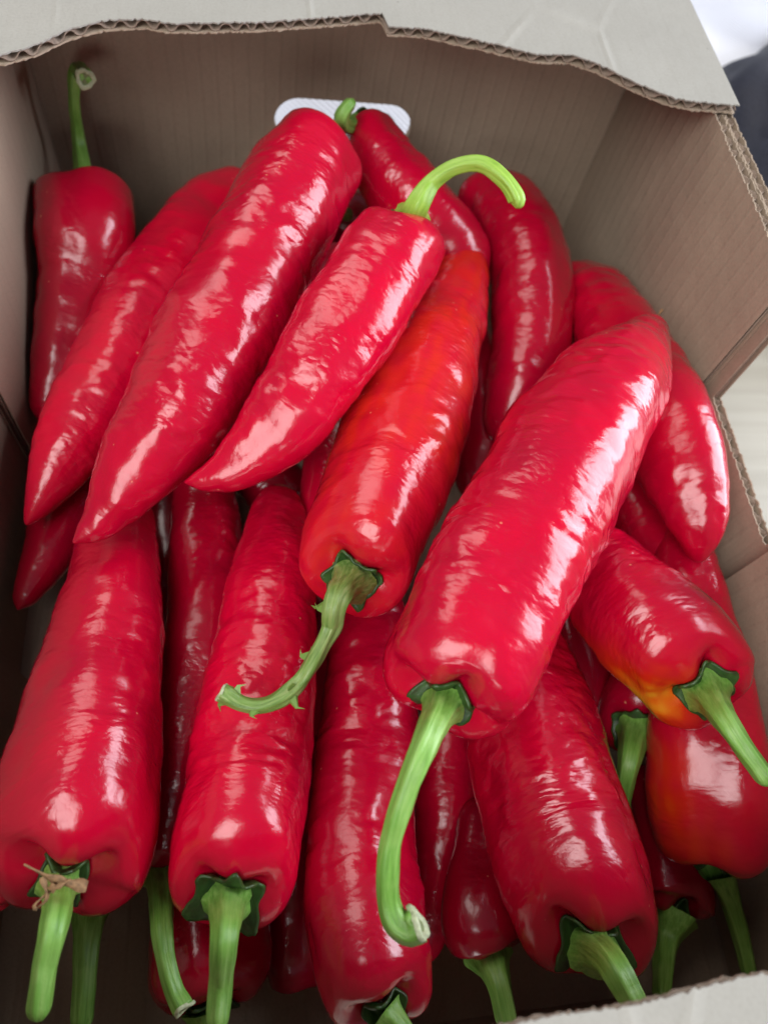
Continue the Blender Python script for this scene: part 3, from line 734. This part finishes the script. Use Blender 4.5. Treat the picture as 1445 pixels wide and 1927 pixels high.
        ext = ca * (0.74 + pk + 0.03 * np.sin(th * 11 + d['seed']))
        t = np.linspace(0.05, 1, nr)
        RR = t[:, None] * ext[None, :]
        TH = np.broadcast_to(th, RR.shape)
        q, r = s.place(RR, TH)
        curl = s.rs.uniform(0.0, 0.06) + 0.025 * np.sin(th * 3 + d['seed'] * 2.1)
        lift = 0.0009 + R0 * curl[None, :] * (t[:, None] ** 4) + 0.10 * R0 * np.clip(1 - t[:, None] * 2.2, 0, 1)
        bumps = noise3(np.stack([(r * np.cos(TH)).ravel(), (r * np.sin(TH)).ravel(), 0 * r.ravel()], -1) / 0.0028, d['seed']).reshape(r.shape)
        q = q - lift - 0.0008 * np.abs(bumps) * t[:, None]
        P, T_, N, B = cv.at(q.ravel())
        V = P + r.ravel()[:, None] * (np.cos(TH).ravel()[:, None] * N + np.sin(TH).ravel()[:, None] * B)
        rc = np.stack([(r * np.cos(TH)).ravel(), (r * np.sin(TH)).ravel(), (r * 0 + d['seed'] * .01).ravel()], -1)
        me = mesh_np('calyx', V, ring_faces(nr, nt), parent, attrs={'rest': rc})
        o = link('calyx', me, CALYX, parent)
        md = o.modifiers.new('thickness', 'SOLIDIFY')
        md.thickness = 0.0009
        md.offset = 0
        return o
    def stem(s, parent):
        d = s.d
        st = [list(p) for p in d['stem']]
        p0 = s.cv.p[0] - s.cv.t[0] * 0.001
        st[0] = [*p0, st[0][3]]
        cv = Curve(st)
        nt, n = 30, 90
        cut = d.get('cut')
        q = np.linspace(0, cv.L, n)
        rad = cv.rad(q) * 0.92
        if not cut:
            e = rad[-1] * 1.3
            prof = np.sqrt(np.maximum(0.0, 1 - np.clip((q - (cv.L - e)) / e, 0, 1) ** 2)) * 0.98 + 0.02
        else:
            prof = 1 + 0.10 * smooth(cv.L - rad[-1] * 2.0, cv.L, q) 
        flare = 1 + 0.42 * np.exp(-q / (0.8 * rad[0]))
        rad = rad * prof * np.where(True, flare, 1)
        th = np.linspace(0, 2 * np.pi, nt, endpoint=False)
        Q, TH = np.meshgrid(q, th, indexing='ij')
        rg = 1 + 0.085 * np.cos(5 * TH + d['seed'] + Q * 25) + 0.03 * np.cos(11 * TH + d['seed'] * 3)
        r = rad[:, None] * rg
        rc = np.stack([(r * np.cos(TH)).ravel(), (r * np.sin(TH)).ravel(), Q.ravel() + d['seed'] * .3], -1)
        k = 0.0011 if d.get('rough') else 0.0004
        r = r + (noise3(rc / np.array([.004, .004, .009]), d['seed'] + 5) * k).reshape(r.shape)
        P, T_, N, B = cv.at(Q.ravel())
        V = P + r.ravel()[:, None] * (np.cos(TH).ravel()[:, None] * N + np.sin(TH).ravel()[:, None] * B)
        mat = STEM_ROUGH if d.get('rough') else (STEM_BRIGHT if d.get('bright') else STEM)
        V = np.vstack([V, V[-nt:].mean(0)])
        rc = np.vstack([rc, rc[-nt:].mean(0)])
        me = mesh_np('stem', V, ring_faces(n, nt), parent, attrs={'rest': rc})
        bm = bmesh.new(); bm.from_mesh(me); bm.verts.ensure_lookup_table()
        for j in range(nt):
            bm.faces.new((bm.verts[n * nt], bm.verts[(n - 1) * nt + j], bm.verts[(n - 1) * nt + (j + 1) % nt])).smooth = True
        bm.to_mesh(me); bm.free()
        o = link('stem', me, mat, parent)
        if cut:
            # a pale ring of cut flesh round a sunken darker pith
            P, T_, N, B = (a[0] for a in cv.at(np.array([cv.L])))
            rr = np.array([1.02, 1.06, 0.95, 0.72, 0.58, 0.45, 0.2, 0.02]) * rad[-1] * 1.02
            hh = np.array([-0.15, 0.10, 0.22, 0.20, 0.05, -0.02, 0.0, 0.02]) * rad[-1]
            TH2 = th[None, :] + 0 * rr[:, None]
            RR = rr[:, None] * (1 + 0.09 * np.sin(3 * th + 1) + 0.05 * np.sin(7 * th))[None, :]
            hh = hh[:, None] + 0.10 * rad[-1] * np.sin(2 * th + d['seed'])[None, :]
            V = P + hh.ravel()[:, None] * T_ + RR.ravel()[:, None] * (np.cos(TH2).ravel()[:, None] * N + np.sin(TH2).ravel()[:, None] * B)
            o2 = link('cut_end', mesh_np('cut_end', V, ring_faces(8, nt), o), CUT, o)
            o2.data.materials.append(PITH)
            for p in o2.data.polygons:
                if p.index // nt >= 4:
                    p.material_index = 1
        if d.get('rough'):
            # torn fibres standing off the rough stem
            bm = bmesh.new()
            og = Vector(origin(o))
            for (f, a, ln) in ((.30, 2.4, .006), (.34, 2.0, .003), (.52, 2.9, .005), (.56, 2.2, .0035), (.72, 5.2, .005), (.70, .4, .003), (.86, 5.6, .003), (.95, 1.5, .004), (.97, 4.2, .004), (.985, 2.8, .005)):
                P, T_, N, B = (Vector(x[0]) for x in cv.at(np.array([f * cv.L])))
                rd = float(cv.rad(f * cv.L)) * 0.9
                out = (N * math.cos(a) + B * math.sin(a)).normalized()
                sd_ = out.cross(T_).normalized()
                b0 = P + out * rd - og
                vs = [bm.verts.new(b0 + T_ * 0.0016 + sd_ * 0.0004), bm.verts.new(b0 - T_ * 0.0016 + sd_ * 0.0004),
                      bm.verts.new(b0 - T_ * 0.0010 - sd_ * 0.0006), bm.verts.new(b0 + T_ * 0.0010 - sd_ * 0.0006)]
                mid = [bm.verts.new(v.co * 0.35 + b0 * 0.65 + out * ln * 0.6 + T_ * 0.0008) for v in vs]
                tip_ = bm.verts.new(b0 + out * ln - T_ * 0.001)
                for i in range(4):
                    j = (i + 1) % 4
                    bm.faces.new((vs[i], vs[j], mid[j], mid[i]))
                    bm.faces.new((mid[i], mid[j], tip_))
            me = bpy.data.meshes.new('torn_fibre')
            bm.to_mesh(me); bm.free()
            link('torn_fibre', me, STEM_ROUGH, o)
        return o
    def petals(s, parent):
        """dried flower remains stuck on the calyx"""
        P, T_, N, B = (Vector(a[0]) for a in s.cv.at(np.array([-0.003])))
        og = Vector(origin(parent))
        for i, (p, q, r_, w) in enumerate(PETALS):
            pts = np.array(Curve([[*a, w * k] for a, k in zip((p, q, r_), (1.0, 0.8, 0.25))]).p)
            n = len(pts)
            V = []
            for k in range(n):
                f = k / (n - 1)
                t = Vector(pts[min(k + 1, n - 1)] - pts[max(k - 1, 0)]).normalized()
                sd_ = t.cross(Vector((0.2, 0.3, 1))).normalized()
                up = sd_.cross(t)
                sd_ = (sd_ * math.cos(f * 2.2 + i) + up * math.sin(f * 2.2 + i))
                ww = w * (1 - f ** 2 * 0.8) * (1 + 0.3 * math.sin(f * 17 + i * 2))
                V += [pts[k] - np.array(sd_) * ww, pts[k] + np.array(up) * ww * 0.3 * math.sin(f * 9), pts[k] + np.array(sd_) * ww]
            me = mesh_np('dried_petal', np.array(V), ring_faces(n, 3, False), parent)
            o = link('dried_petal', me, DRY, parent)
            md = o.modifiers.new('thickness', 'SOLIDIFY')
            md.thickness = 0.0004

for d in PEPPERS:
    p = Pepper(d)
    low = min(d['spine'], key=lambda v: v[2] - v[3])
    root = thing('red_pepper', d['label'], 'pepper', (low[0], low[1], low[2] - low[3]), 'red peppers heaped in the box')
    p.body(root)
    if 'stem' in d:
        cx = p.calyx(root)
        p.stem(root)
        if d.get('petals'):
            p.petals(cx)
    if d.get('dry'):
        q = Vector(p.cv.p[-1]); t = Vector(p.cv.t[-1])
        c2 = Curve([[*(q - t * 0.002), 0.0006], [*(q + t * 0.002), 0.0005], [*(q + t * 0.004 + Vector((-.001, .0, .002))), 0.0004], [*(q + t * 0.0055 + Vector((-.001, 0, .0045))), 0.0007]])
        th = np.linspace(0, 2 * np.pi, 8, endpoint=False)
        V = np.concatenate([c2.p[k] + c2.r[k] * (np.cos(th)[:, None] * c2.n[k] + np.sin(th)[:, None] * c2.b[k]) for k in range(len(c2.p))])
        link('dried_style', mesh_np('dried_style', V, ring_faces(len(c2.p), 8), root), DRY, root)

# ------------------------------------------------------------------ behind the box
def cloth():
    s = Mat('white ribbed cloth')
    tc = s.n('ShaderNodeTexCoord').outputs['Object']
    sep = s.n('ShaderNodeSeparateXYZ')
    s.l(s.mapping(tc, (1, 1, 1)), sep.inputs[0])
    ad = s.n('ShaderNodeMath', operation='MULTIPLY_ADD')
    ad.inputs[1].default_value = 0.7
    s.l(sep.outputs[1], ad.inputs[0]); s.l(sep.outputs[0], ad.inputs[2])
    mu = s.n('ShaderNodeMath', operation='MULTIPLY')
    mu.inputs[1].default_value = 2 * math.pi / 0.0045
    s.l(ad.outputs[0], mu.inputs[0])
    si = s.n('ShaderNodeMath', operation='SINE')
    s.l(mu.outputs[0], si.inputs[0])
    c = s.ramp(s.map(si.outputs[0], -1, 1, 0, 1), [(0.0, (0.52, 0.535, 0.58)), (0.6, (0.64, 0.65, 0.69))])
    s.l(c, s.b.inputs['Base Color'])
    s.b.inputs['Roughness'].default_value = 0.9
    nb = s.bump(si.outputs[0], 0.0012, 0.6)
    nb = s.bump(s.noise(tc, 900, 3), 0.0006, 0.4, nb)
    s.l(nb, s.b.inputs['Normal'])
    nx, ny = 150, 90
    X, Y = np.meshgrid(np.linspace(-0.42, 0.78, nx), np.linspace(0.405, 1.12, ny), indexing='ij')
    p = np.stack([X.ravel(), Y.ravel(), 0 * X.ravel()], -1)
    Z = 0.004 + 0.010 * (noise3(p / np.array([.16, .3, 1]), 3) + 0.6) + 0.004 * noise3(p / 0.06, 4)
    e = np.minimum(np.minimum(p[:, 0] + 0.42, 0.78 - p[:, 0]), np.minimum(p[:, 1] - 0.405, 1.12 - p[:, 1]))
    Z = np.maximum(Z, 0.002) * smooth(0, 0.05, e) + 0.001
    p[:, 2] = Z - 0.0065
    p[:, 2] = np.maximum(p[:, 2], -0.0055)
    o = link('ribbed_cloth', mesh_np('ribbed_cloth', p, ring_faces(nx, ny, False)), s.m)
    md = o.modifiers.new('thickness', 'SOLIDIFY')
    md.thickness = 0.002
    md.offset = 1
    tag(o, 'pale blue ribbed cloth spread on the table behind the box, partly sunlit', 'cloth')
cloth()

def bag():
    s = Mat('navy fabric')
    tc = s.n('ShaderNodeTexCoord').outputs['Object']
    n = s.noise(tc, 500, 3)
    s.l(s.ramp(n, [(0.3, (0.010, 0.012, 0.022)), (0.7, (0.022, 0.026, 0.045))]), s.b.inputs['Base Color'])
    s.b.inputs['Roughness'].default_value = 0.55
    s.l(s.bump(n, 0.001, 0.4), s.b.inputs['Normal'])
    nt, nr = 80, 40
    ph = np.linspace(0.02, math.pi * 0.5, nr)
    th = np.linspace(0, 2 * np.pi, nt, endpoint=False)
    PH, TH = np.meshgrid(ph, th, indexing='ij')
    u = np.stack([np.sin(PH) ** .8 * np.cos(TH), np.sin(PH) ** .8 * np.sin(TH), np.cos(PH)], -1).reshape(-1, 3)
    fold = 1 + 0.10 * noise3(u * 2.2, 9) + 0.06 * noise3(u * np.array([5, 5, 1.5]), 10)
    V = u * fold[:, None] * np.array([0.16, 0.20, 0.085])
    V = V + np.array([0.50, 0.42, 0.0045])
    V[:, 2] = np.maximum(V[:, 2], 0.0045)
    V = np.vstack([V, V[:nt].mean(0)])
    F = [tuple(f) for f in ring_faces(nr, nt)[:, ::-1]] + [(len(V) - 1, j, (j + 1) % nt) for j in range(nt)]
    o = link('fabric_bundle', mesh_np('fabric_bundle', V, F), s.m)
    tag(o, 'dark navy fabric bundle with soft folds right of the box', 'fabric')
bag()
